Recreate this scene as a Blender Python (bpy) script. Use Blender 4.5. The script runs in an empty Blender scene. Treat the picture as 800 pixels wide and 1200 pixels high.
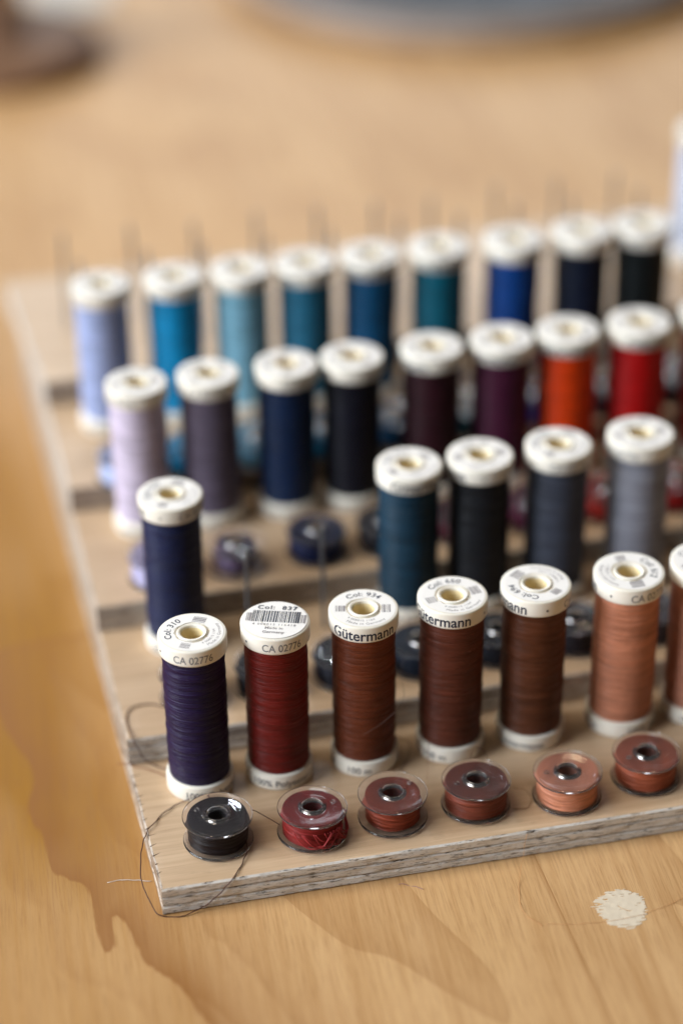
import bpy, bmesh, math, random
from mathutils import Vector, noise, Matrix

random.seed(7)
S = 0.001                       # everything below is given in millimetres
sc = bpy.context.scene
col = sc.collection

# ------------------------------------------------------------------ camera
cam_d = bpy.data.cameras.new('camera')
cam = bpy.data.objects.new('camera', cam_d); col.objects.link(cam)
cam.location = (-66.99*S, -521.34*S, 461.66*S)
cam.rotation_euler = (1.01179827, 0.00902589, -0.23208269)
cam_d.sensor_fit = 'VERTICAL'; cam_d.sensor_height = 36; cam_d.sensor_width = 24
cam_d.lens = 85.25
cam_d.clip_start = 0.02; cam_d.clip_end = 20
cam_d.dof.use_dof = True
cam_d.dof.focus_distance = 0.697
cam_d.dof.aperture_fstop = 2.8
sc.camera = cam

# ------------------------------------------------------------------ light
world = bpy.data.worlds.new('World'); sc.world = world
world.use_nodes = True
bg = world.node_tree.nodes['Background']
bg.inputs[0].default_value = (1.0, 0.86, 0.72, 1); bg.inputs[1].default_value = 0.02

def area(name, loc, target, size, size_y, power, color):
    l = bpy.data.lights.new(name, 'AREA'); l.shape = 'RECTANGLE'
    l.size = size; l.size_y = size_y; l.energy = power; l.color = color
    o = bpy.data.objects.new(name, l); col.objects.link(o)
    o.location = loc
    o.rotation_euler = (Vector(target) - Vector(loc)).to_track_quat('-Z', 'Y').to_euler()
    return o
area('window_light', (-2.6, -0.15, 1.30), (0.08, 0.10, 0.03), 2.0, 1.5, 160, (0.86, 0.93, 1.0))
area('far_window_light', (0.50, 2.7, 1.02), (0.12, 0.35, 0.03), 2.2, 1.05, 23, (0.90, 0.95, 1.0))
area('overhead_fill', (-0.55, 0.3, 1.55), (0.08, 0.05, 0.0), 0.9, 0.9, 10, (1.0, 0.88, 0.72))  # soft warm fill added overhead to brighten caps and step tops
for x, y, z in [(0.62, -0.80, 0.72), (0.98, -0.42, 0.78), (-0.55, 0.75, 0.62), (0.55, 1.2, 0.95),
                (-0.25, 0.62, 1.35), (0.02, 0.66, 1.35), (0.29, 0.70, 1.35), (0.56, 0.74, 1.35), (0.83, 0.78, 1.35)]:
    l = bpy.data.lights.new('bulb_light', 'POINT'); l.energy = 0.5; l.shadow_soft_size = 0.016; l.color = (1.0, .76, .48)
    o = bpy.data.objects.new('bulb_light', l); col.objects.link(o); o.location = (x, y, z)

for loc, e in [((-0.9, 1.6, 1.0), 7.0), ((0.45, 2.0, 1.55), 6.0)]:  # small cool lamps added only to raise glints on the bobbins
    l = bpy.data.lights.new('glint_lamp', 'POINT'); l.energy = e; l.shadow_soft_size = 0.04; l.color = (.85, .92, 1.0)
    o = bpy.data.objects.new('glint_lamp', l); col.objects.link(o); o.location = loc

sc.view_settings.view_transform = 'Standard'; sc.view_settings.look = 'None'
sc.view_settings.exposure = 0.12; sc.view_settings.gamma = 1.0
sc.render.engine = 'CYCLES'
sc.cycles.use_denoising = True
sc.cycles.max_bounces = 14; sc.cycles.transmission_bounces = 12; sc.cycles.transparent_max_bounces = 16
sc.cycles.sample_clamp_indirect = 6.0

# ------------------------------------------------------------------ node helper
class NT:
    def __init__(s, name):
        s.m = bpy.data.materials.new(name); s.m.use_nodes = True
        s.t = s.m.node_tree; s.b = s.t.nodes['Principled BSDF']; s.out = s.t.nodes['Material Output']
    def n(s, typ, **kw):
        nd = s.t.nodes.new(typ)
        for k, v in kw.items():
            if k.startswith('i_'):
                key = k[2:]; key = int(key) if key.isdigit() else key
                nd.inputs[key].default_value = v
            else: setattr(nd, k, v)
        return nd
    def l(s, a, b): s.t.links.new(a, b)
    def math(s, op, a, b=None, clamp=False):
        nd = s.n('ShaderNodeMath', operation=op); nd.use_clamp = clamp
        for i, v in enumerate((a, b)):
            if v is None: continue
            if isinstance(v, (int, float)): nd.inputs[i].default_value = v
            else: s.l(v, nd.inputs[i])
        return nd.outputs[0]
    def mix(s, fac, a, b, blend='MIX'):
        nd = s.n('ShaderNodeMix', data_type='RGBA', blend_type=blend)
        for idx, v in ((0, fac), (6, a), (7, b)):
            if isinstance(v, (int, float)): nd.inputs[idx].default_value = v
            elif isinstance(v, tuple): nd.inputs[idx].default_value = (*v, 1) if len(v) == 3 else v
            else: s.l(v, nd.inputs[idx])
        return nd.outputs[2]
    def ramp(s, fac, stops):
        nd = s.n('ShaderNodeValToRGB'); cr = nd.color_ramp
        while len(cr.elements) < len(stops): cr.elements.new(0.5)
        for e, (p, c) in zip(cr.elements, stops):
            e.position = p; e.color = (*c, 1) if isinstance(c, tuple) else (c, c, c, 1)
        s.l(fac, nd.inputs[0]); return nd.outputs[0]
    def noise(s, vec, scale, detail=3, rough=.5, dist=0):
        nd = s.n('ShaderNodeTexNoise', i_Scale=scale, i_Detail=detail, i_Roughness=rough, i_Distortion=dist)
        s.l(vec, nd.inputs['Vector']); return nd.outputs[0]
    def mapping(s, vec, scale=(1, 1, 1), rot=(0, 0, 0), loc=(0, 0, 0)):
        nd = s.n('ShaderNodeMapping'); nd.inputs['Scale'].default_value = scale
        nd.inputs['Rotation'].default_value = rot; nd.inputs['Location'].default_value = loc
        s.l(vec, nd.inputs[0]); return nd.outputs[0]
    def bump(s, h, strength=.3, dist=.0002):
        nd = s.n('ShaderNodeBump', i_Strength=strength, i_Distance=dist)
        s.l(h, nd.inputs['Height']); s.l(nd.outputs[0], s.b.inputs['Normal'])
    def coord(s): return s.n('ShaderNodeTexCoord').outputs['Object']
    def set(s, **kw):
        for k, v in kw.items():
            k = k.replace('_', ' ')
            if isinstance(v, tuple) and s.b.inputs[k].type == 'RGBA': v = (*v, 1) if len(v) == 3 else v
            s.b.inputs[k].default_value = v

def simple(name, c, rough=.5, var=.12, scale=400, **kw):
    m = NT(name); co = m.coord()
    f = m.noise(co, scale, 4, .6)
    m.l(m.mix(f, tuple(x*(1-var) for x in c), tuple(min(1, x*(1+var)) for x in c)), m.b.inputs['Base Color'])
    m.set(Roughness=rough, **kw); m.bump(f, .08, .0001)
    return m.m

# ------------------------------------------------------------------ materials
def mat_table():
    m = NT('plywood_table'); co = m.coord()
    g = m.mapping(co, rot=(0, 0, math.radians(-14)))            # grain runs along the turned Y
    fg = m.mapping(co, rot=(0, 0, math.radians(4)))
    ds = m.math('MULTIPLY', m.n('ShaderNodeAttribute', attribute_name='figure').outputs['Fac'], 40.0)      # mm right of the growth ring
    ds = m.math('ADD', ds, m.math('MULTIPLY', m.math('SUBTRACT', m.noise(m.mapping(fg, (500, 60, 1)), 1.0, 3, .6), .5), 3.0))
    def ring_tone(d, soft, fall, top):
        e = m.math('MULTIPLY', m.math('DIVIDE', d, soft, True), m.math('POWER', 2.718, m.math('MULTIPLY', m.math('MAXIMUM', d, 0.0), -1.0/fall)))
        return m.math('MULTIPLY', e, top)
    a = m.math('MAXIMUM', ring_tone(ds, .9, 12.0, 1.0), ring_tone(m.math('SUBTRACT', ds, 19.0), 2.0, 8.0, .5))
    a = m.math('MAXIMUM', a, ring_tone(m.math('ADD', ds, 14.0), 2.5, 4.0, .35))
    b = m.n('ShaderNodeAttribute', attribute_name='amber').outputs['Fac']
    big = m.noise(m.mapping(g, (9, 2.6, 1)), 1.0, 3, .5, .6)    # cathedral figure of rotary-cut veneer
    rings = m.math('FRACT', m.math('MULTIPLY', big, 7.5))
    rings = m.math('POWER', rings, 2.2)
    streak = m.noise(m.mapping(fg, (420, 9, 1)), 1.0, 4, .6)
    fine = m.noise(m.mapping(fg, (1900, 70, 1)), 1.0, 4, .7)
    blotch = m.noise(m.mapping(g, (12, 6, 1)), 1.0, 2)
    base = m.mix(blotch, (.56, .328, .136), (.68, .445, .232))
    base = m.mix(m.math('MULTIPLY', rings, .36), base, (.29, .125, .032))
    base = m.mix(m.math('MULTIPLY', m.math('SUBTRACT', streak, .44, True), 1.6), base, (.36, .17, .05))
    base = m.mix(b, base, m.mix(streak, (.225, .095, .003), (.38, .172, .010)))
    base = m.mix(m.math('MULTIPLY', a, .85), base, (.255, .100, .022))
    base = m.mix(m.math('MULTIPLY', m.math('SUBTRACT', fine, .47, True), 1.9), base, (.25, .11, .035))
    m.l(base, m.b.inputs['Base Color'])
    m.l(m.math('ADD', m.math('MULTIPLY', streak, .2), .36), m.b.inputs['Roughness'])
    m.set(Specular_IOR_Level=.24)
    m.bump(m.math('ADD', fine, m.math('MULTIPLY', streak, .6)), .22, .00012)
    return m.m

def mat_board():
    m = NT('whitewashed_plywood'); co = m.coord()
    geo = m.n('ShaderNodeNewGeometry'); sep = m.n('ShaderNodeSeparateXYZ'); m.l(geo.outputs['True Normal'], sep.inputs[0])
    up = m.ramp(m.math('ABSOLUTE', sep.outputs['Z']), [(.72, 0.0), (.92, 1.0)])
    # top face: sanded veneer, grain along X
    st = m.noise(m.mapping(co, (14, 420, 1)), 1.0, 4, .6, .3)
    fi = m.noise(m.mapping(co, (60, 2600, 1)), 1.0, 3, .6)
    bl = m.noise(co, 28, 4, .6)
    ring = m.math('FRACT', m.math('MULTIPLY', m.noise(m.mapping(co, (4, 26, 1)), 1.0, 2), 5))
    top = m.mix(bl, (.54, .375, .235), (.67, .50, .335))
    top = m.mix(m.math('MULTIPLY', ring, .22), top, (.34, .20, .10))
    top = m.mix(m.math('MULTIPLY', m.math('SUBTRACT', st, .4, True), 1.6), top, (.36, .225, .12))
    top = m.mix(m.math('MULTIPLY', m.math('SUBTRACT', fi, .52, True), 1.6), top, (.24, .15, .09))
    smu = m.noise(m.mapping(co, (60, 130, 1), loc=(.3, .1, 0)), 1.0, 5, .7)
    top = m.mix(m.math('MULTIPLY', m.math('SUBTRACT', smu, .56, True), 2.2), top, (.22, .16, .11))
    # sawn edges: thin white wash, dark open grain, bare brown doubling as shade
    ex = m.noise(m.mapping(co, (130, 130, 1500)), 1.0, 5, .65, .4)
    ex2 = m.noise(m.mapping(co, (190, 190, 2300)), 1.0, 5, .75)
    wsh = m.noise(m.mapping(co, (40, 40, 260)), 1.0, 3, .6)
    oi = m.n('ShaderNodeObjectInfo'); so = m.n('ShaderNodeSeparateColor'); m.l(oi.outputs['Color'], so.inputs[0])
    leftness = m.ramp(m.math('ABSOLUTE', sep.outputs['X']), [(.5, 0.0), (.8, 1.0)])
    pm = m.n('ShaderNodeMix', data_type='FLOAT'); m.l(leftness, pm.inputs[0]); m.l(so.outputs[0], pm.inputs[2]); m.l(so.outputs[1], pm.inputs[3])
    wash_shade = m.math('MULTIPLY', pm.outputs[0], m.math('ADD', .55, m.math('MULTIPLY', wsh, .9)), True)
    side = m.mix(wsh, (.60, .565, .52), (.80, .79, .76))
    side = m.mix(wash_shade, m.mix(wsh, (.17, .105, .058), (.27, .175, .10)), side)
    side = m.mix(m.ramp(ex, [(.54, 0.0), (.68, .6)]), side, (.36, .28, .20))
    side = m.mix(m.ramp(ex2, [(.55, 0.0), (.585, .97)]), side, (.05, .038, .03))
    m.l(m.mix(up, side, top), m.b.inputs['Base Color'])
    m.set(Roughness=.40, Specular_IOR_Level=.62)
    m.bump(m.math('ADD', m.math('MULTIPLY', fi, .5), m.math('MULTIPLY', ex2, m.math('SUBTRACT', 1.0, up))), .35, .00015)
    return m.m

def mat_thread():
    m = NT('wound_polyester_thread'); co = m.coord()
    oi = m.n('ShaderNodeObjectInfo')
    sep = m.n('ShaderNodeSeparateXYZ'); m.l(co, sep.inputs[0])
    off = m.n('ShaderNodeVectorMath', operation='ADD'); m.l(co, off.inputs[0])
    cmb = m.n('ShaderNodeCombineXYZ'); m.l(m.math('MULTIPLY', oi.outputs['Random'], 3.0), cmb.inputs[0]); m.l(cmb.outputs[0], off.inputs[1])
    # strands run round the spool at a slight slope
    tilt = m.n('ShaderNodeVectorRotate', rotation_type='X_AXIS', i_Angle=.05); m.l(off.outputs[0], tilt.inputs[0])
    tilt2 = m.n('ShaderNodeVectorRotate', rotation_type='X_AXIS', i_Angle=-.07); m.l(off.outputs[0], tilt2.inputs[0])
    f1 = m.math('MAXIMUM', m.noise(m.mapping(tilt.outputs[0], (45, 45, 2700)), 1.0, 3, .6), m.noise(m.mapping(tilt2.outputs[0], (70, 70, 2300), loc=(3, 1, 2)), 1.0, 3, .6))
    f1 = m.math('SUBTRACT', f1, .06)
    f2 = m.noise(m.mapping(off.outputs[0], (60, 60, 900)), 1.0, 3, .6)
    f3 = m.noise(m.mapping(off.outputs[0], (90, 90, 260)), 1.0, 2, .5)
    v = m.math('ADD', m.math('MULTIPLY', f1, .9), m.math('ADD', m.math('MULTIPLY', f2, .85), m.math('MULTIPLY', f3, .45)))
    v = m.math('MULTIPLY', m.math('ADD', v, -.32), 1.12)
    c = m.n('ShaderNodeVectorMath', operation='SCALE'); m.l(oi.outputs['Color'], c.inputs[0]); m.l(v, c.inputs['Scale'])
    m.l(c.outputs[0], m.b.inputs['Base Color'])
    m.set(Roughness=.44, Specular_IOR_Level=.24, Sheen_Weight=.04, Sheen_Roughness=.4)
    m.l(oi.outputs['Color'], m.b.inputs['Sheen Tint'])
    m.bump(m.math('ADD', f1, m.math('MULTIPLY', f2, 1.4)), 1.0, .0005)
    return m.m

def mat_clear():
    m = NT('clear_plastic'); co = m.coord()
    m.set(Base_Color=(.95, .94, .97), Roughness=.04, Transmission_Weight=.984, IOR=1.46)
    f = m.noise(co, 260, 4, .6); m.bump(f, .05, .0003)
    r = m.noise(m.mapping(co, (900, 900, 300)), 1.0, 4, .7)
    m.l(m.math('MULTIPLY', m.math('SUBTRACT', r, .45, True), .5), m.b.inputs['Roughness'])
    return m.m

M = dict(table=mat_table(), board=mat_board(), thread=mat_thread(), clear=mat_clear(),
    cap=simple('cream_plastic', (.79, .745, .655), .28, .075, 130, Subsurface_Weight=.15, Subsurface_Radius=(.004, .003, .002), Subsurface_Scale=.5),
    inner=simple('scatter_tinted_plastic', (.80, .66, .38), .45, .08, 300),  # yellow of light through the translucent cap, put into the bore colour
    label=simple('label_paper', (.83, .81, .79), .6, .03, 900),
    ink=simple('navy_ink', (.012, .018, .04), .5, .2, 900),
    grey_ink=simple('grey_ink', (.17, .175, .19), .5, .25, 900),
    pale_ink=simple('pale_ink', (.24, .22, .23), .5, .3, 900),
    steel=simple('nail_steel', (.24, .265, .30), .30, .15, 500, Metallic=.9),
    putty=simple('white_putty', (.68, .59, .46), .7, .07, 500),
    nick=simple('dark_saw_tear', (.10, .055, .03), .8, .2, 500),
    stand=simple('dark_turned_wood', (.17, .085, .042), .65, .3, 60),
    tin=simple('tarnished_tin', (.44, .39, .36), .5, .2, 90, Metallic=.2),
    cloth=simple('blue_grey_cloth', (.095, .105, .12), .85, .3, 120),
    paper=simple('white_paper', (.60, .56, .50), .7, .03, 60))
fib = {}
def fibre_mat(c):
    if c not in fib: fib[c] = simple('loose_fibre', c, .6, .2, 500)
    return fib[c]

# ------------------------------------------------------------------ mesh helpers
def link(name, me, m=None, parent=None, loc=None):
    o = bpy.data.objects.new(name, me); col.objects.link(o)
    if m and me and not me.materials: me.materials.append(m)
    if parent: o.parent = parent
    if loc: o.location = [v*S for v in loc]
    return o
def empty(name, loc, label, cat, group=None):
    o = bpy.data.objects.new(name, None); col.objects.link(o)
    o.empty_display_size = .01; o.location = [v*S for v in loc]
    tag(o, label, cat, group); return o
def tag(o, label, cat, group=None):
    o['label'] = label; o['category'] = cat
    if group: o['group'] = group
def lathe(name, prof, seg=64, smooth=True, wob=None, closed=False, angle=40):
    """prof: list of (r, z) in mm, from bottom to top on the outside"""
    bm = bmesh.new(); rows = []
    for r, z in prof:
        if r < 1e-6: rows.append([bm.verts.new((0, 0, z*S))]); continue
        row = []
        for k in range(seg):
            a = 2*math.pi*k/seg; rr, zz = r, z
            if wob: rr, zz = wob(r, z, a)
            row.append(bm.verts.new((rr*math.cos(a)*S, rr*math.sin(a)*S, zz*S)))
        rows.append(row)
    pairs = list(zip(rows, rows[1:])) + ([(rows[-1], rows[0])] if closed else [])
    for A, B in pairs:
        for k in range(seg):
            j = (k+1) % seg
            if len(A) == 1 and len(B) == 1: continue
            if len(A) == 1: bm.faces.new((A[0], B[j], B[k]))
            elif len(B) == 1: bm.faces.new((A[k], A[j], B[0]))
            else: bm.faces.new((A[k], A[j], B[j], B[k]))
    bmesh.ops.recalc_face_normals(bm, faces=bm.faces)
    me = bpy.data.meshes.new(name); bm.to_mesh(me); bm.free()
    if smooth:
        me.polygons.foreach_set('use_smooth', [True]*len(me.polygons))
        me.set_sharp_from_angle(angle=math.radians(angle))
    return me
def smooth_path(pts, n=8):
    P = [Vector(p) for p in pts]; out = []
    P = [2*P[0]-P[1]] + P + [2*P[-1]-P[-2]]
    for i in range(1, len(P)-2):
        a, b, c, d = P[i-1:i+3]
        for k in range(n):
            t = k/n
            out.append(.5*((2*b)+(c-a)*t+(2*a-5*b+4*c-d)*t*t+(3*b-a-3*c+d)*t**3))
    out.append(P[-2]); return out
def tube(name, pts, r, n=8, seg=6, jit=0.0, closed_ends=True):
    path = smooth_path(pts, n)
    if jit:
        path = [p + Vector([jit*(noise.noise(p*.35+Vector((k*9.1, 0, 0)))) for k in range(3)]) for p in path]
    bm = bmesh.new(); rows = []
    for i, p in enumerate(path):
        t = (path[min(i+1, len(path)-1)]-path[max(i-1, 0)]).normalized()
        u = t.cross(Vector((.13, .21, .97))).normalized(); v = t.cross(u)
        rows.append([bm.verts.new((p+r*(math.cos(2*math.pi*k/seg)*u+math.sin(2*math.pi*k/seg)*v))*S) for k in range(seg)])
    for A, B in zip(rows, rows[1:]):
        for k in range(seg): bm.faces.new((A[k], A[(k+1) % seg], B[(k+1) % seg], B[k]))
    bm.faces.new(rows[0]); bm.faces.new(rows[-1])
    bmesh.ops.recalc_face_normals(bm, faces=bm.faces)
    me = bpy.data.meshes.new(name); bm.to_mesh(me); bm.free()
    me.polygons.foreach_set('use_smooth', [True]*len(me.polygons)); return me
def text_geo(s, size, bold=0.0, spacing=1.0):
    cu = bpy.data.curves.new('lettering', 'FONT'); cu.body = s; cu.size = size; cu.offset = bold
    cu.align_x = 'CENTER'; cu.resolution_u = 4; cu.space_character = spacing
    o = bpy.data.objects.new('lettering', cu); col.objects.link(o)
    dg = bpy.context.evaluated_depsgraph_get(); dg.update()
    ev = o.evaluated_get(dg); me = ev.to_mesh()
    vs = [v.co.copy() for v in me.vertices]; fs = [tuple(p.vertices) for p in me.polygons]
    ev.to_mesh_clear(); bpy.data.objects.remove(o); bpy.data.curves.remove(cu)
    return vs, fs
def mesh_from(name, vs, fs):
    me = bpy.data.meshes.new(name); me.from_pydata([tuple(v) for v in vs], [], fs); me.update(); return me
def wrap_text(s, size, R, zmid, ang, bold=0, spacing=1.0, width=None):
    """lettering printed round a cylinder; ang = direction (deg) of the middle of the text"""
    vs, fs = text_geo(s, size, bold, spacing); cap = size*.36
    if width:
        w = max(v.x for v in vs)-min(v.x for v in vs)
        for v in vs: v.x *= width/w
    out = []
    for v in vs:
        a = math.radians(ang) + v.x/R
        out.append(Vector((R*math.cos(a), R*math.sin(a), zmid - cap + v.y))*S)
    return out, fs
def join(parts):
    V, F = [], []
    for vs, fs in parts:
        n = len(V); V += list(vs); F += [tuple(i+n for i in f) for f in fs]
    return V, F

# ------------------------------------------------------------------ tabletop
FIG = [(-40, 160), (-34, 100), (-28.3, 77.8), (-29.1, 66.1), (-32.2, 56.3), (-29.4, 43.3), (-28.4, 27.2), (-23.6, 21.1), (-19.8, 17.3), (-19.3, 4.0),
       (-19.0, -10.7), (-14.7, -9.9), (-14.0, 2.7), (-11.9, 0.3), (-10.1, -7.4), (-8.3, -18.6), (-2.6, -27.1), (0.8, -34.8), (3.5, -45.5), (12, -75), (22, -120)]
def frange(spec):
    out = []
    for a, b, st in spec:
        k = a
        while k < b-1e-6: out.append(k); k += st
    out.append(spec[-1][1]); return out
def build_table():
    xs = frange([(-900, -80, 60), (-80, 60, 1.4), (60, 180, 4), (180, 1500, 60)])
    ys = frange([(-700, -90, 60), (-90, 130, 1.4), (130, 420, 10), (420, 1700, 60)])
    V = [(x*S, y*S, 0) for y in ys for x in xs]; nx = len(xs); ny = len(ys)
    F = [(j*nx+i, j*nx+i+1, (j+1)*nx+i+1, (j+1)*nx+i) for j in range(ny-1) for i in range(nx-1)]
    n = len(V)                                              # edge and underside: the table is a real slab
    ring = [i for i in range(nx)] + [j*nx+nx-1 for j in range(1, ny)] + [(ny-1)*nx+i for i in range(nx-2, -1, -1)] + [j*nx for j in range(ny-2, 0, -1)]
    for r in ring: V.append((V[r][0], V[r][1], -.024))
    for k in range(len(ring)): F.append((ring[k], n+k, n+(k+1) % len(ring), ring[(k+1) % len(ring)]))
    F.append(tuple(n+k for k in range(len(ring)-1, -1, -1)))
    me = bpy.data.meshes.new('tabletop'); me.from_pydata(V, [], F); me.update()
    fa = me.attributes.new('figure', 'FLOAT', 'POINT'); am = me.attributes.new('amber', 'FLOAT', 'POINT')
    fv = [0.0]*len(V); av = [0.0]*len(V)
    for i, v in enumerate(V):
        x, y = v[0]/S, v[1]/S
        wob = noise.noise(Vector((x*.12, y*.05, 0)))*3
        fv[i] = -1.0
        if -110 < x < 110 and -140 < y < 150:
            fv[i] = max(-1, min(1, FIGD(x, y)/40))
        # amber veneer beside the rack, deepened to stand for missing window sheen
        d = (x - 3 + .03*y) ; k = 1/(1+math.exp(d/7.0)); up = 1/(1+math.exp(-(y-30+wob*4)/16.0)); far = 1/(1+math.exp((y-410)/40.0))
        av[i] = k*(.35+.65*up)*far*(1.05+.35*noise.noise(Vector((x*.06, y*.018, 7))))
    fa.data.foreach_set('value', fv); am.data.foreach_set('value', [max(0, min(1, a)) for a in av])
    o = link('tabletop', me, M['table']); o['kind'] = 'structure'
    return o
def FIGD(x, y):
    best = 1e9; inside = False
    for (ax, ay), (bx, by) in zip(FIGS, FIGS[1:]):
        dx, dy = bx-ax, by-ay; t = max(0, min(1, ((x-ax)*dx+(y-ay)*dy)/(dx*dx+dy*dy)))
        px, py = x-ax-t*dx, y-ay-t*dy; best = min(best, px*px+py*py)
    P = FIGS + [(300, -120), (300, 160)]
    for (ax, ay), (bx, by) in zip(P, P[1:]+P[:1]):
        if (ay > y) != (by > y) and x < (bx-ax)*(y-ay)/(by-ay)+ax: inside = not inside
    return math.sqrt(best)*(1 if inside else -1)
FIGS = [(p.x, p.y) for p in smooth_path([(x, y, 0) for x, y in FIG], 3)]
table = build_table()

# dab of white filler on the table, with scraped gaps
def splotch():
    out = [(120.2, -23.4), (124.6, -20.3), (130.2, -20.5), (134.4, -24.4), (133.9, -29.2), (131.3, -35.0), (126.6, -37.4), (122.1, -34.4), (120.3, -29.9), (119.7, -26.5)]
    c = Vector((127, -29)); bm = bmesh.new()
    step = .15; grid = {}
    ring = [Vector(p) for p in out]
    def inside(p):
        r = False; j = len(ring)-1
        for i in range(len(ring)):
            a, b = ring[i], ring[j]
            if (a.y > p.y) != (b.y > p.y) and p.x < (b.x-a.x)*(p.y-a.y)/(b.y-a.y)+a.x: r = not r
            j = i
        return r
    def vert(i, j):
        if (i, j) not in grid:
            x, y = 117+i*step, -40+j*step
            grid[i, j] = bm.verts.new((x*S, y*S, (.10+.05*noise.noise(Vector((x*.6, y*.6, 0))))*S))
        return grid[i, j]
    for i in range(132):
        for j in range(148):
            p = Vector((117+(i+.5)*step, -40+(j+.5)*step))
            wob = Vector((noise.noise(Vector((p.x*.35, p.y*1.5, 1))), .4*noise.noise(Vector((p.x*.35, p.y*1.5, 5)))))*1.7
            if not inside(p+wob): continue
            r = (p-c).length
            g = noise.noise(Vector((p.x*.4, p.y*1.9+p.x*.2, 9)))
            arc = abs((p-Vector((131.5, -25))).length-5.6)          # crescent scratch
            if arc < .13+.1*noise.noise(Vector((p.x, p.y, 2))) and p.x < 129 and p.y < -27: continue
            if g > 1.2-.13*r: continue
            if g > .62: continue
            bm.faces.new((vert(i, j), vert(i+1, j), vert(i+1, j+1), vert(i, j+1)))
    top = list(bm.faces)
    ext = bmesh.ops.extrude_face_region(bm, geom=top)
    for v in [g for g in ext['geom'] if isinstance(g, bmesh.types.BMVert)]: v.co.z = .01*S
    bmesh.ops.recalc_face_normals(bm, faces=bm.faces)
    me = bpy.data.meshes.new('filler_splotch'); bm.to_mesh(me); bm.free()
    link('filler_splotch', me, M['putty'], table)
splotch()

# ------------------------------------------------------------------ the stepped rack
H = 9.27; D = 58.72; WIDE = 300.0; BACK = 319.0
rack = empty('thread_rack', (0, 0, 0), 'stepped plywood thread rack with whitewashed edges and rows of nails', 'thread rack')
def ply_mesh(y0, z0, z1, inset, seed, step, skew=0.0):
    x0, x1, y1 = inset, WIDE-inset, BACK-inset; y0 = y0+inset
    path = []
    n = int((x1-x0)/step); path += [(x0+(x1-x0)*i/n, y0, 0, -1) for i in range(n)]
    path += [(x1, y0+(y1-y0)*i/20, 1, 0) for i in range(20)]
    path += [(x1+(x0-skew-x1)*i/20, y1, 0, 1) for i in range(20)]
    n = int((y1-y0)/(step*1.6)); path += [(x0-skew*(1-i/n), y1+(y0-y1)*i/n, -1, 0) for i in range(n)]
    nz = 7; bm = bmesh.new(); rows = []
    for j in range(nz):
        t = j/(nz-1); z = z0+(z1-z0)*t; e = min(t, 1-t); rnd = .55*max(0, 1-e/.17)**2
        row = []
        for i, (x, y, ax, ay) in enumerate(path):
            p = Vector((x*.30, y*.30, z*1.6+seed*13.7))
            pit = noise.noise(p*1.9); low = noise.noise(p*.45)
            d = .16*low + .05*noise.noise(p*5) + (.42*max(0, pit-.22) if pit > .22 else 0)
            d = d + rnd
            if 0 < i < len(path)-1: pass
            row.append(bm.verts.new(((x-ax*d)*S, (y-ay*d)*S, z*S)))
        rows.append(row)
    N = len(path)
    for A, B in zip(rows, rows[1:]):
        for k in range(N): bm.faces.new((A[k], A[(k+1) % N], B[(k+1) % N], B[k]))
    bm.faces.new(rows[-1]); bm.faces.new(list(reversed(rows[0])))
    me = bpy.data.meshes.new('ply'); bm.to_mesh(me); bm.free()
    me.polygons.foreach_set('use_smooth', [True]*len(me.polygons)); me.set_sharp_from_angle(angle=math.radians(35))
    return me
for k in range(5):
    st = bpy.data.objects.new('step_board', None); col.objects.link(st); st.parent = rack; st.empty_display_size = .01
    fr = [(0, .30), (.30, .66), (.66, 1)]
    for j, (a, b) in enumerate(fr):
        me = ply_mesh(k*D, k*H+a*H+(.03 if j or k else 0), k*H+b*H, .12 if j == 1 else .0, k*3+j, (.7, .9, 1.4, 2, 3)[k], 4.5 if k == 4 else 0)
        po = link('ply', me, M['board'], st); po.color = ((1, .75, .35, .25, .25)[k], (.12, .18, .5, .75, .8)[k], 0, 1)  # upper risers browner to paint in shade; left ends bare wood and shade
    if k == 0: first_step = st
# saw tears along the left end of the lowest step
ticks = [((-.2, 53.0), (3.3, 53.6)), ((-.2, 50.2), (.6, 48.8)), ((-.1, 48.0), (1.2, 48.8)), ((0, 45.2), (.8, 44.0)), ((0, 43.0), (2.2, 43.6)),
         ((0, 41.0), (1.1, 41.8)), ((.1, 39.3), (1.8, 39.5)), ((.1, 36.0), (1.3, 36.6)), ((0, 31.9), (1.6, 32.9)), ((0, 27.6), (2.6, 29.4)), ((0, 24.6), (2.9, 25.0)),
         ((0, 19.7), (2.3, 20.8)), ((0, 15.3), (2.5, 16.4)), ((.1, 11.5), (1.2, 11.9)), ((.1, 7.4), (1.5, 8.2))]
V, F = [], []
for (ax, ay), (bx, by) in ticks:
    a, b = Vector((ax+.05, ay, 0)), Vector((bx, by, 0)); d = (b-a).normalized(); p = Vector((-d.y, d.x, 0)); w = random.uniform(.16, .3); n = len(V)
    for q in (a+p*w, a-p*w, (a+b)/2-p*w*.8, b, (a+b)/2+p*w*.7): V.append(Vector((q.x, q.y, H+.012))*S)
    F.append((n, n+1, n+2, n+3, n+4))
link('saw_tears', mesh_from('saw_tears', V, F), M['nick'], first_step)

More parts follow.
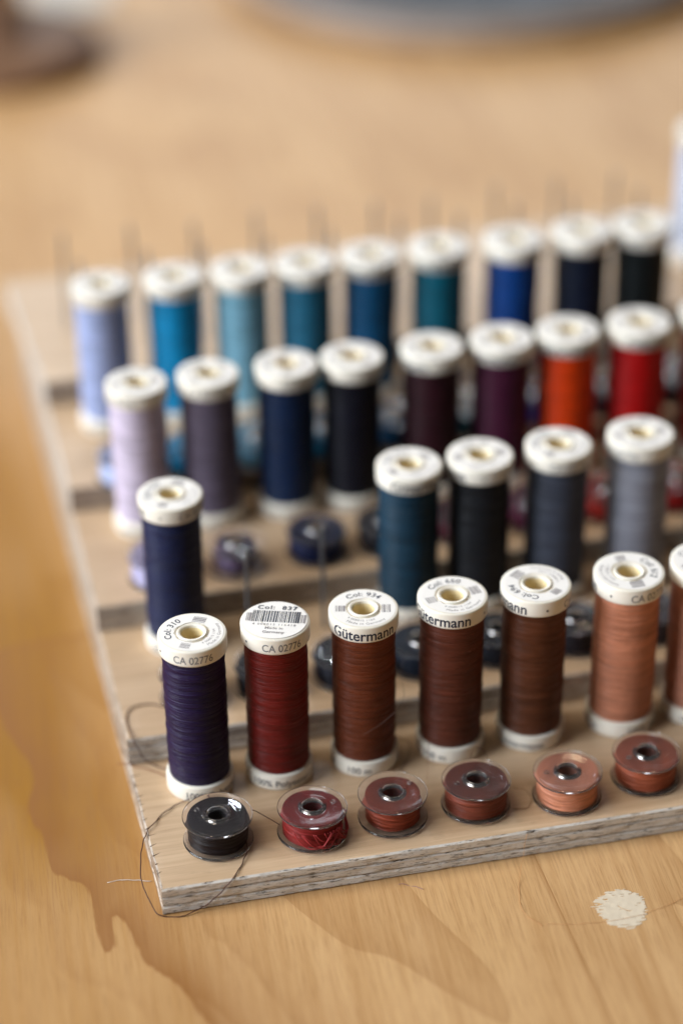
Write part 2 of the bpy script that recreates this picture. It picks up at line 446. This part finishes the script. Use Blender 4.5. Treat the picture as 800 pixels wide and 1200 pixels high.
# nails
nail_me = lathe('nail', [(0, 0), (.68, 0), (.68, 36.4), (.5, 37), (0, 37)], 14)
def nail(x, y, k, tilt=(0, 0)):
    o = link('nail', nail_me, M['steel'], rack, (x, y, k*H)); o.rotation_euler = (tilt[0], tilt[1], random.uniform(0, 6))
nail(45.5, 98.8, 2); nail(70.9, 103.0, 2, (.02, 0))
for x, y in [(14.3, 276), (40.2, 277.1), (62.8, 275), (85.9, 276.6), (108.9, 276), (131.1, 275.5), (152.1, 274.5), (178.1, 279), (201.4, 278.7), (225.1, 279)]:
    nail(x, y, 5, (random.uniform(-.02, .02), random.uniform(-.02, .02)))
for x, y in [(17.0, 253), (41.2, 255.5), (61.7, 256.5), (85.4, 257), (109.7, 257.5), (135.9, 259.5), (157.9, 259), (180.5, 261), (201.8, 261), (228.3, 262)]:
    nail(x, y, 5, (random.uniform(-.02, .02), random.uniform(-.02, .02)))

# ------------------------------------------------------------------ thread spools
HS = 54.6; RC = 10.3
cap_prof = [(8.6, 49.2), (9.9, 49.2), (10.22, 49.5), (10.3, 50.0), (10.3, 54.05), (10.24, 54.36), (10.05, 54.54), (9.75, 54.6), (5.3, 54.6), (5.1, 54.2), (4.55, 54.15),
            (4.5, 54.75), (4.3, 54.95), (3.8, 54.95), (3.45, 54.7), (3.35, 54.2), (3.3, 47.0)]
cap_me = lathe('cap', cap_prof, 80)
base_prof = [(0, 0), (9.6, 0), (10.1, .25), (10.3, .7), (10.3, 4.6), (10.15, 5.2), (9.7, 5.5), (8.6, 5.6)]
base_me = lathe('base', base_prof, 80)
bore_me = lathe('bore', [(3.34, 54.0), (3.3, 44.0), (0, 43.9)], 32)
def spool_wob(seed):
    def w(r, z, a):
        if 5.0 < z < 50.0 and r > 8:
            zz = z + .35*math.sin(a+seed)
            f = .10*noise.noise(Vector((math.cos(a)*.5, math.sin(a)*.5, zz*.55+seed*7))) + .07*noise.noise(Vector((math.cos(a)*.8+seed, math.sin(a)*.8, zz*2.1)))
            e = min(1, min(z-5.0, 50.0-z)/1.5)
            return r + f*2.0 + .10*math.sin((z-5)/45*math.pi) - .15*(1-e), z
        return r, z
    return w
thread_mes = []
for s in range(5):
    n = 130; prof = [(8.0, 5.35)] + [(9.3, 5.45+43.9*i/n) for i in range(n+1)] + [(8.0, 49.3)]
    thread_mes.append(lathe('thread', prof, 56, wob=spool_wob(s), angle=60))
# printed matter
RP = RC+.035
brand_me = mesh_from('brand_lettering', *join([wrap_text('Gütermann', 4.9, RP, 51.9, 0, .085, 1.0, 20), wrap_text('•', 3.0, RP, 51.6, 89)]))
code_me = mesh_from('code_lettering', *wrap_text('CA 02776', 3.5, RP, 51.7, 156, .03, 1.0, 12.2))
base_txt_me = mesh_from('base_lettering', *join([wrap_text('100% Polyester', 3.1, RP, 2.6, 0, .03), wrap_text('Gütermann', 3.1, RP, 2.6, 140, .03), wrap_text('100 m', 3.1, RP, 2.6, 230, .03)]))
def flat(geo, x, y, z, rot=0):
    vs, fs = geo; c, s = math.cos(rot), math.sin(rot)
    return [Vector((c*v.x-s*v.y+x, s*v.x+c*v.y+y, z))*S for v in vs], fs
def bars(x0, x1, y0, y1, z, seed, hole):
    rnd = random.Random(seed); V, F = [], []; x = x0
    while x < x1:
        w = rnd.choice((.16, .2, .36, .5)); g = rnd.choice((.16, .22, .3))
        segs = [(y0, y1)]
        if hole and abs(x+w/2) < 5.3:
            h = math.sqrt(5.3**2-min(5.3, abs(x+w/2))**2); segs = [(max(y0, h), y1)] if h < y1 else []
        for a, b in segs:
            if b-a < .2: continue
            n = len(V); V += [Vector((x, a, z))*S, Vector((x+w, a, z))*S, Vector((x+w, b, z))*S, Vector((x, b, z))*S]; F.append((n, n+1, n+2, n+3))
        x += w+g
    return V, F
ZL = 54.66; ZT = 54.70
def label_meshes(num, hole, seed):
    rnd = random.Random(seed); seg = 72; V, F = [], []
    if hole:
        for k in range(seg):
            a = 2*math.pi*k/seg
            ri = 5.25 + .55*noise.noise(Vector((math.cos(a)*2.2, math.sin(a)*2.2, seed*3.3))) + (.0 if rnd.random() < .85 else .35)
            for r in (max(4.75, ri), 7.5, 9.35): V.append(Vector((r*math.cos(a), r*math.sin(a), ZL))*S)
        for k in range(seg):
            j = (k+1) % seg
            for q in (0, 1): F.append((k*3+q, k*3+q+1, j*3+q+1, j*3+q))
    else:
        for k in range(seg):
            a = 2*math.pi*k/seg
            for r in (5, 9.5): V.append(Vector((r*math.cos(a), r*math.sin(a), ZL+.28-.03*(r-5)))*S)
        V.append(Vector((0, 0, ZL+.30))*S)
        for k in range(seg):
            j = (k+1) % seg; F.append((k*2, k*2+1, j*2+1, j*2)); F.append((len(V)-1, k*2, j*2))
    lab = mesh_from('paper_label', V, F)
    if hole:
        # the nail has pushed the middle of the print away: what is left runs round the rim
        dark = join([arc_text('Col: '+num, 2.9, 6.3, 90, .04)])
        pale = join([bars(4.9, 8.0, -2.2, 1.8, ZT, seed, True), arc_text('Made in Germany', 1.45, 7.5, 275, .0, True), arc_text('4 008015 1164', 1.2, 6.0, 262, 0, True),
                     bars(-8.2, -5.6, -1.6, 1.4, ZT, seed+1, True)])
    else:
        zt = ZT+.27
        dark = join([flat(text_geo('Col:  '+num, 2.7, .05, 1.15), 0, 5.2, zt), bars(-6.9, 7.1, -1.4, 4.4, zt, seed, False)])
        pale = join([bars(-8.6, -7.3, -1.2, 3.0, zt, 3, False), bars(7.5, 8.7, -1.2, 3.0, zt, 4, False), flat(text_geo('4 008015 116418', 1.4, .01, 1.3), 0, -3.1, zt),
                     flat(text_geo('Made in', 1.7, .02), .2, -5.0, zt), flat(text_geo('Germany', 1.7, .02), .2, -7.0, zt)])
    return lab, mesh_from('label_print', *dark), mesh_from('label_small_print', *pale)
def arc_text(s, size, R, ang, bold=0, flip=False):
    vs, fs = text_geo(s, size, bold, 1.08); out = []
    for v in vs:
        if not flip:
            a = math.radians(ang) - v.x/(R+size*.35); r = R+v.y
        else:
            a = math.radians(ang) + v.x/R; r = R + size*.7 - v.y
        out.append(Vector((r*math.cos(a), r*math.sin(a), ZT))*S)
    return out, fs
labels = {}
def get_label(num, hole):
    if (num, hole) not in labels: labels[num, hole] = label_meshes(num, hole, len(labels)+1)
    return labels[num, hole]

GROUP = 'spools of sewing thread on the rack'
def lin(c): return tuple(((v/255)/12.92 if v/255 <= .04045 else ((v/255+.055)/1.055)**2.4) for v in c)
def thread_col(rgb):
    c = lin(rgb); L = max(c); k = .70+.30*min(1, L/.3)
    g = sum(c)/3
    return tuple(max(0, (g+(v-g)*1.03)*k) for v in c)+(1,)
n_spool = [0]
def spool(x, y, k, rgb, label, face=-100, lab_rot=0, num='310', hole=True, base_rot=-100, tilt=(0, 0), lettered=True):
    """face: world direction (deg) the middle of the brand name looks towards"""
    i = n_spool[0]; n_spool[0] += 1
    t = empty('thread_spool', (x, y, k*H+.02), label, 'thread spool', GROUP)
    sx = .965 + .075*min(1, max(0, x/170.0))
    t.scale = (sx, sx, 1); t.rotation_euler = (random.uniform(-.007, .007), random.uniform(-.007, .007), 0)
    c = link('cap', cap_me, M['cap'], t); c.rotation_euler.z = math.radians(face)
    bo = link('bore', bore_me, M['inner'], c)
    l, d, p = get_label(num, hole)
    L = link('paper_label', l, M['label'], c); L.rotation_euler.z = math.radians(lab_rot-face)
    o = link('label_print', d, M['ink'], c); o.rotation_euler.z = math.radians(lab_rot-face)
    o = link('label_small_print', p, M['pale_ink'], c); o.rotation_euler.z = math.radians(lab_rot-face)
    link('brand_lettering', brand_me, M['ink'], c); link('code_lettering', code_me, M['grey_ink'], c)
    th = link('thread', thread_mes[i % 5], M['thread'], t); th.color = thread_col(rgb); th.rotation_euler.z = i*1.7
    b = link('base', base_me, M['cap'], t)
    if k == 1:
        V, F = [], []
        for q in range(34):
            a0 = random.uniform(0, 2*math.pi); z0 = random.uniform(7, 48); L = random.uniform(.8, 2.8); up = random.uniform(-.5, .5); n0 = len(V)
            for u in range(5):
                w = u/4; a = a0+L*w/9.6; r = 9.35+.9*math.sin(w*1.9)*random.uniform(.5, 1); z = z0+up*L*w
                for dz in (-.022, .022): V.append(Vector((r*math.cos(a), r*math.sin(a), z+dz))*S)
            for u in range(4): F.append((n0+2*u, n0+2*u+1, n0+2*u+3, n0+2*u+2))
        ff = link('flyaway_fibres', mesh_from('flyaway_fibres', V, F), M['thread'], th); ff.color = th.color; ff['kind'] = 'stuff'
    bl = link('base_lettering', base_txt_me, M['ink'], b); bl.rotation_euler.z = math.radians(base_rot)
    return t
# direction towards the camera seen from the front row is about -100 deg
CAMD = -103
R1 = [(19.6, (36, 20, 68), 'blackish purple spool at the left end of the front row', -152, 75, '310', True, 30),
      (43.6, (120, 30, 24), 'dark red spool whose label shows an unpierced barcode', -143, -6, '837', False, 6),
      (69.9, (116, 56, 32), 'rust brown spool with the full brand name facing the front', 0, 0, '934', True, 120),
      (96.5, (104, 52, 36), 'chocolate brown spool between the rust brown one and the darker brown one', -27, 22, '650', True, 100),
      (121.9, (102, 56, 34), 'dark brown spool just left of the copper one in the front row', -74, 140, '694', True, 200),
      (150.8, (204, 134, 104), 'copper orange spool near the right end of the front row', -124, -75, '612', True, 60),
      (175.2, (188, 128, 104), 'pinkish brown spool cut off by the right edge in the front row', 55, 30, '139', True, 20)]
for x, rgb, lb, f, lr, num, hole, br in R1:
    spool(x, 45.5, 1, rgb, lb, CAMD+f, lr-13, num, hole, CAMD+br)
R2 = [(23.9, (30, 40, 80), 'dark navy spool standing alone left of two bare nails', -104, 60, '339'),
      (99.4, (24, 62, 84), 'dark slate blue spool beside the bare nails on the second step', 22, 30, '412'),
      (122.6, (32, 35, 42), 'charcoal black spool between the slate blue and the dark grey ones', -85, 0, '36'),
      (148.1, (78, 84, 100), 'dark grey spool left of the pale grey one on the second step', -140, 50, '702'),
      (175.7, (150, 152, 164), 'pale grey spool with a silver sheen on the second step', 160, 0, '40'),
      (203.8, (170, 168, 172), 'light grey spool cut off by the right edge on the second step', 160, 0, '38')]
for x, rgb, lb, f, lr, num in R2: spool(x, 106.8, 2, rgb, lb, CAMD+f, lr, num)
R3 = [(23.2, (214, 202, 224), 'pale lilac spool at the left end of the third step'),
      (46.7, (108, 98, 118), 'grey purple spool right of the pale lilac one'),
      (72.3, (10, 42, 84), 'navy blue spool between the grey purple and the black ones'),
      (94.7, (10, 12, 34), 'midnight black spool on the third step'),
      (121.9, (58, 14, 30), 'dark wine red spool left of the plum one'),
      (146.1, (84, 24, 58), 'plum purple spool left of the bright orange red one'),
      (169.4, (232, 70, 18), 'bright orange red spool on the third step'),
      (194.2, (186, 18, 20), 'bright scarlet spool right of the orange red one'),
      (221.0, (158, 30, 24), 'brick red spool cut off by the right edge on the third step')]
for i, (x, rgb, lb) in enumerate(R3): spool(x, 163.0+(1.6 if x > 200 else 0), 3, rgb, lb, CAMD+(170+i*31) % 360, i*40, ('158', '39')[i % 2])
R4 = [(20.2, (166, 180, 222), 'periwinkle blue spool at the left end of the fourth step'),
      (45.1, (10, 150, 208), 'vivid cerulean blue spool on the fourth step'),
      (68.8, (140, 196, 220), 'pale sky blue spool right of the cerulean one'),
      (91.4, (44, 116, 148), 'muted teal blue spool right of the pale sky blue one'),
      (114.2, (16, 84, 128), 'deep petrol blue spool on the fourth step'),
      (139.0, (14, 104, 128), 'sea green teal spool left of the royal blue one'),
      (165.9, (8, 68, 144), 'royal blue spool on the fourth step'),
      (191.5, (8, 26, 54), 'ink navy spool left of the bottle green black one'),
      (214.0, (6, 22, 26), 'bottle green black spool near the right edge on the fourth step')]
for i, (x, rgb, lb) in enumerate(R4): spool(x, 217.3, 4, rgb, lb, CAMD+(150+i*47) % 360, i*55, ('158', '39')[i % 2])
spool(258, 272, 5, (196, 208, 232), 'whitish pale blue spool on the top step at the right edge', 20, 0, '158')

# ------------------------------------------------------------------ bobbins
fl_prof = [(2.9, 0), (3.1, 0), (9.7, 0), (9.95, .02), (10.12, .14), (10.2, .4), (10.12, .68), (10.0, .62), (9.6, .72), (8.6, .84), (7.2, .90), (6.0, .92), (4.95, .93), (4.6, .98), (4.25, 1.12), (3.95, 1.34), (3.65, 1.5), (3.35, 1.54), (3.05, 1.42), (2.9, 1.1)]
flange_me = lathe('flange', fl_prof, 72, closed=True)
hub_me = lathe('hub', [(2.9, 1.27), (3.7, 1.27), (3.7, 8.86), (2.9, 8.86)], 40, closed=True)
hole_me = lathe('pinhole_rim', [(.45, -.12), (.85, -.12), (.95, .12), (.7, .28), (.42, .12)], 20, closed=True)
def wind(seed, R):
    def w(r, z, a):
        if r < 5: return r, z
        zz = z+.25*math.sin(a+seed)
        return r+.28*noise.noise(Vector((math.cos(a)*.9, math.sin(a)*.9, zz*1.4+seed*5)))+.09*noise.noise(Vector((math.cos(a)*.7, math.sin(a)*.7, zz*6+seed))), z
    n = 34
    prof = [(3.85, 1.3)] + [(4.2+(R-4.2)*i/6, 1.3) for i in range(1, 6)] + [(R-.1+.1*math.sin(i/n*math.pi), 1.4+7.35*i/n) for i in range(n+1)] + [(4.2+(R-4.2)*i/6, 8.84) for i in range(5, 0, -1)] + [(3.85, 8.84)]
    return lathe('winding', prof, 64, wob=w, closed=True, angle=60)
winds = {}
def bobbin(x, y, k, rgb, label, R=8.9, hole_ang=20, rot=0, tilt=(0, 0)):
    key = (round(R, 1), int(x) % 3)
    if key not in winds: winds[key] = wind(int(x) % 3 + R, R)
    t = empty('bobbin', (x, y, k*H+.02), label, 'bobbin', 'clear plastic bobbins in front of the spools')
    t.rotation_euler = (tilt[0]+random.uniform(-.02, .02), tilt[1]+random.uniform(-.02, .02), math.radians(rot))
    a = link('flange', flange_me, M['clear'], t, (0, 0, 8.9))
    ph = link('pinhole_rim', hole_me, M['clear'], a, (6.3*math.cos(math.radians(hole_ang)), 6.3*math.sin(math.radians(hole_ang)), 1.02))
    b = link('flange', flange_me, M['clear'], t, (0, 0, 1.2)); b.rotation_euler = (math.pi, 0, 0)
    link('hub', hub_me, M['clear'], t)
    th = link('winding', winds[key], M['thread'], t); th.color = thread_col(rgb); th.rotation_euler.z = x
    return t, th
B1 = [(19.7, 17.7, (26, 11, 15), 'nearly black plum bobbin at the left front corner of the rack', 8.7, 150),
      (46.7, 14.4, (136, 38, 36), 'dark red bobbin with messy loops of thread hanging out', 8.6, 5),
      (71.0, 15.4, (140, 62, 42), 'loosely filled rust brown bobbin with wide clear rims', 8.0, 25),
      (96.1, 15.3, (122, 60, 44), 'full chocolate brown bobbin left of the copper orange bobbin', 9.1, 190),
      (123.4, 12.9, (208, 138, 108), 'copper orange bobbin in the front row', 9.0, 175),
      (148.8, 15.8, (156, 82, 58), 'reddish brown bobbin near the right edge in the front row', 9.0, 195)]
for x, y, rgb, lb, R, ha in B1:
    t, th = bobbin(x, y, 1, rgb, lb, R, ha, 0, (random.uniform(-.02, .02), random.uniform(-.02, .02)))
    if 'messy' in lb: messy = t
B2 = [(23.3, 'plum purple bobbin half hidden behind the blackish purple spool', (66, 48, 88)), (46.2, 'black bobbin seen between the blackish purple and the dark red spools', (26, 28, 36)),
      (70.7, 'blackish bobbin seen between the dark red and rust brown spools', (20, 26, 44)), (95.2, 'ink blue bobbin seen between the rust and chocolate brown spools', (24, 40, 62)),
      (120.3, 'dark bobbin seen between the chocolate and the dark brown spools', (28, 34, 48)), (145.7, 'charcoal bobbin seen between the dark brown and the copper spools', (48, 46, 56)),
      (171.5, 'smoky grey bobbin right of the copper spool on the second step', (76, 74, 84))]
for x, lb, rgb in B2: bobbin(x, 75.8, 2, rgb, lb, 8.9, x*3)
B3 = [(22.7, 130.1, 'pale lilac bobbin behind the lone navy spool', (190, 186, 222)), (47.7, 130.6, 'thinly wound grey purple bobbin above the first bare nail', (110, 94, 122)),
      (75.0, 132.3, 'navy blue bobbin above the second bare nail', (16, 34, 84)), (98.5, 132.3, 'black bobbin left of the slate blue spool', (22, 20, 34)),
      (124.1, 132.4, 'dark wine bobbin between the slate blue and charcoal spools', (74, 18, 34)), (149.4, 133.3, 'plum bobbin between the charcoal and dark grey spools', (92, 28, 60)),
      (175.4, 133.5, 'orange red bobbin between the dark grey and pale grey spools', (160, 40, 32)), (200.8, 134.5, 'scarlet bobbin at the right edge on the third step', (150, 28, 28))]
for x, y, lb, rgb in B3: bobbin(x, y, 3, rgb, lb, 6.4 if 'thinly' in lb else 8.9, x*5)
B4 = [(20.2, 179.1, 'periwinkle bobbin in front of the periwinkle spool', (176, 190, 228)), (43.4, 180.2, 'cerulean bobbin left of the grey purple spool', (24, 140, 190)),
      (66.3, 181.6, 'pale sky blue bobbin left of the navy spool', (130, 184, 214)), (89.5, 182.3, 'teal blue bobbin between the navy and midnight black spools', (40, 120, 160)),
      (114.6, 183.9, 'petrol blue bobbin between the midnight black and wine red spools', (14, 78, 122)), (140.2, 184.8, 'sea green bobbin between the wine red and plum spools', (10, 80, 92)),
      (167.0, 186.2, 'royal blue bobbin between the plum and orange red spools', (20, 44, 130)), (192.4, 187.4, 'ink navy bobbin between the orange red and scarlet spools', (10, 22, 44)),
      (218.3, 188.6, 'greenish black bobbin right of the scarlet spool', (8, 20, 24))]
for x, y, lb, rgb in B4: bobbin(x, y, 4, rgb, lb, 8.9, x*5)

# loops spilling out of the dark red bobbin
for s in range(14):
    a0 = math.radians(random.uniform(-100, -15)); span = math.radians(random.uniform(35, 80)); drop = random.uniform(2.2, 5.0); R = random.uniform(9.0, 9.8)
    pts = []
    for q in range(7):
        u = q/6; a = a0+span*(u-.5); r = R+1.0*math.sin(u*math.pi)*random.uniform(.6, 1.2)
        pts.append((r*math.cos(a), r*math.sin(a), 6.2-drop*math.sin(u*math.pi)+random.uniform(-.3, .3)))
    link('thread_loop', tube('thread_loop', pts, .19, 5, 5), fibre_mat((.30, .018, .020)), messy)

# ------------------------------------------------------------------ loose threads
def strand(pts, r, c, label, jit=.5, cat='thread'):
    o = link('loose_thread', tube('loose_thread', pts, r, 9, 6, jit), fibre_mat(c)); tag(o, label, cat, 'stray threads and fibres')
BRN = (.06, .016, .008)
strand([(21.5, 28.5, 14.6), (17.6, 34.6, 12.2), (13.5, 37, 10.2), (7.3, 34.2, 9.75), (.7, 27.0, 9.7), (-3.1, 17.5, 8.3), (-4.1, 9.4, 5), (-3.0, 3.6, 2), (-.4, -.6, .5), (5.5, -1.7, .4),
        (11.9, -.7, 1.8), (17.5, -.5, 6.3), (20, -.4, 9.2), (23.1, 3.6, 9.7), (26.6, 9.5, 10.2), (27.0, 13.5, 11.4)], .17, BRN, 'dark brown thread looping from the black bobbin round the rack corner', .5)
strand([(18, 70.5, 18.9), (14, 72.5, 18.9), (8.8, 75.2, 18.9), (3.5, 74.0, 18.8), (1.4, 68.9, 18.8), (1.8, 60, 19.0), (2.2, 57.9, 17.8), (3.8, 57.6, 14.0), (5.2, 57.4, 11), (7.5, 56.5, 9.6), (11.1, 53.6, 9.5)], .2, BRN, 'brown thread loop lying on the left end of the second step', .25)
strand([(-.6, 86.9, 8), (-.6, 78.1, 8.6), (-.6, 66.8, 10.1), (-.4, 57.9, 13.0), (1.2, 57.5, 11.6)], .12, BRN, 'short brown thread hanging on the left side of the second step', .2)
strand([(-3.3, 60.6, 9.0), (0, 59, 9.5), (1.8, 57.4, 9.5), (5.8, 54.5, 9.6), (12, 49.0, 9.5)], .13, (.22, .07, .02), 'rust thread running to the foot of the blackish purple spool', .2)
strand([(29.5, 21.5, 15.6), (31.2, 22.0, 14.8), (34.0, 20.6, 13.2), (37.6, 16.6, 12.5)], .13, BRN, 'brown thread stretched between the black and the dark red bobbins', .1)
strand([(93.1, 72.0, 29.0), (84.2, 56.0, 33.6), (80.0, 38.0, 34.6), (74.1, 35.2, 30.2), (67.0, 34.9, 25.9)], .06, (.10, .055, .045), 'fine hair across the rust brown spool', .1)
strand([(86.7, 33.4, 21.3), (86.2, 32.4, 15.3), (85.6, 30.6, 11), (84.9, 29.3, 9.5)], .08, (.20, .07, .03), 'thin upright fibre between the rust and chocolate brown spools', .3)
strand([(76.5, 33.6, 9.6), (80.2, 38.5, 9.5), (83.6, 44.3, 9.5), (84.2, 48.5, 10.2), (82.4, 51.8, 9.6), (80.2, 56, 9.5)], .09, BRN, 'small brown curl lying between the rust and chocolate brown spools', .5)
strand([(104.4, 13.4, 9.5), (107, 10.6, 9.5), (110.4, 10.2, 9.5), (112.9, 13.5, 9.6), (112.7, 18.2, 9.5), (109, 20.4, 9.5)], .08, (.28, .13, .06), 'tan thread curl lying left of the copper orange bobbin', .4)
strand([(97.0, 24.6, 19.4), (99.5, 28.0, 20.6), (102.2, 27.2, 18.4), (103.5, 23.0, 12.5), (104.0, 20.5, 9.6)], .07, BRN, 'thread tail rising from the full chocolate brown bobbin', .4)
strand([(107.6, 1.2, 9.4), (106.9, -.7, 7.5), (104.9, -4, 3), (101.9, -10.9, .3), (99.6, -20.1, .2), (100.4, -25.9, .2), (103, -30, .2)], .055, (.55, .27, .10), 'orange fibre curling over the front edge of the rack', .4)
strand([(104.3, -29.5, .2), (111.0, -31.5, .2), (121.5, -32.5, .3), (132.8, -32.1, .35), (146.9, -27.7, .2), (160, -22, .2)], .045, (.60, .32, .14), 'orange fibre lying across the white filler patch', .5)
strand([(-13.0, 18.0, .2), (-7.3, 17.3, .2), (-.9, 15.2, .3)], .10, (.62, .56, .52), 'short white fibre left of the rack corner', .4)
strand([(68, -3.4, .2), (71.5, -4.6, .2), (74.5, -7.2, .2)], .07, (.30, .16, .18), 'tiny mauve fibre under the front edge of the rack', .5)

# ------------------------------------------------------------------ things behind
def turned_stand():
    t = empty('wooden_stand', (30, 668, 0), 'dark round wooden stand with an upright post behind the rack', 'wooden stand')
    link('base', lathe('base', [(0, 0), (49, 0), (52, 2), (53, 5), (52, 9), (49, 12), (44, 13.5), (20, 14), (0, 14)], 64), M['stand'], t)
    link('post', lathe('post', [(0, 14), (15, 14), (15.5, 16), (12.5, 20), (11.5, 26), (11, 60), (10.5, 150), (8, 154), (0, 155)], 40), M['stand'], t)
turned_stand()
def dish():
    t = empty('metal_tin', (300, 748, 0), 'wide shallow grey metal tin on the table behind the rack', 'tin')
    link('bowl', lathe('bowl', [(0, 0), (128, 0), (133, 2), (135.5, 6), (136, 12), (138, 13.5), (138.5, 15), (137, 16), (134.5, 15.2), (133.5, 12), (132, 5), (126, 2.4), (0, 2.4)], 96), M['tin'], t)
    def w(r, z, a):
        return r, z+ (2.2*noise.noise(Vector((r*.04*math.cos(a), r*.04*math.sin(a), 2)))*3 if r < 125 else 0)
    c = link('folded_cloth', lathe('folded_cloth', [(0, 8), (30, 8.5), (60, 8), (90, 8.4), (118, 8), (127, 6), (128, 2.6), (0, 2.6)], 64, wob=lambda r, z, a: w(r, z, a) if z > 3 else (r, z)), M['cloth'], None, (300, 748, 0))
    tag(c, 'dark blue grey cloth lying in the shallow metal tin', 'cloth')
dish()
bm = bmesh.new()
vs = [bm.verts.new((x*S, y*S, .0004)) for x, y in [(58, 726), (96, 728), (112, 800), (50, 800)]]
f = bm.faces.new(vs); e = bmesh.ops.extrude_face_region(bm, geom=[f])
for v in e['geom']:
    if isinstance(v, bmesh.types.BMVert): v.co.z += .0012
bmesh.ops.recalc_face_normals(bm, faces=bm.faces)
me = bpy.data.meshes.new('paper_sheet'); bm.to_mesh(me); bm.free()
o = link('paper_sheet', me, M['paper']); tag(o, 'white paper lying beside the round wooden stand', 'paper')
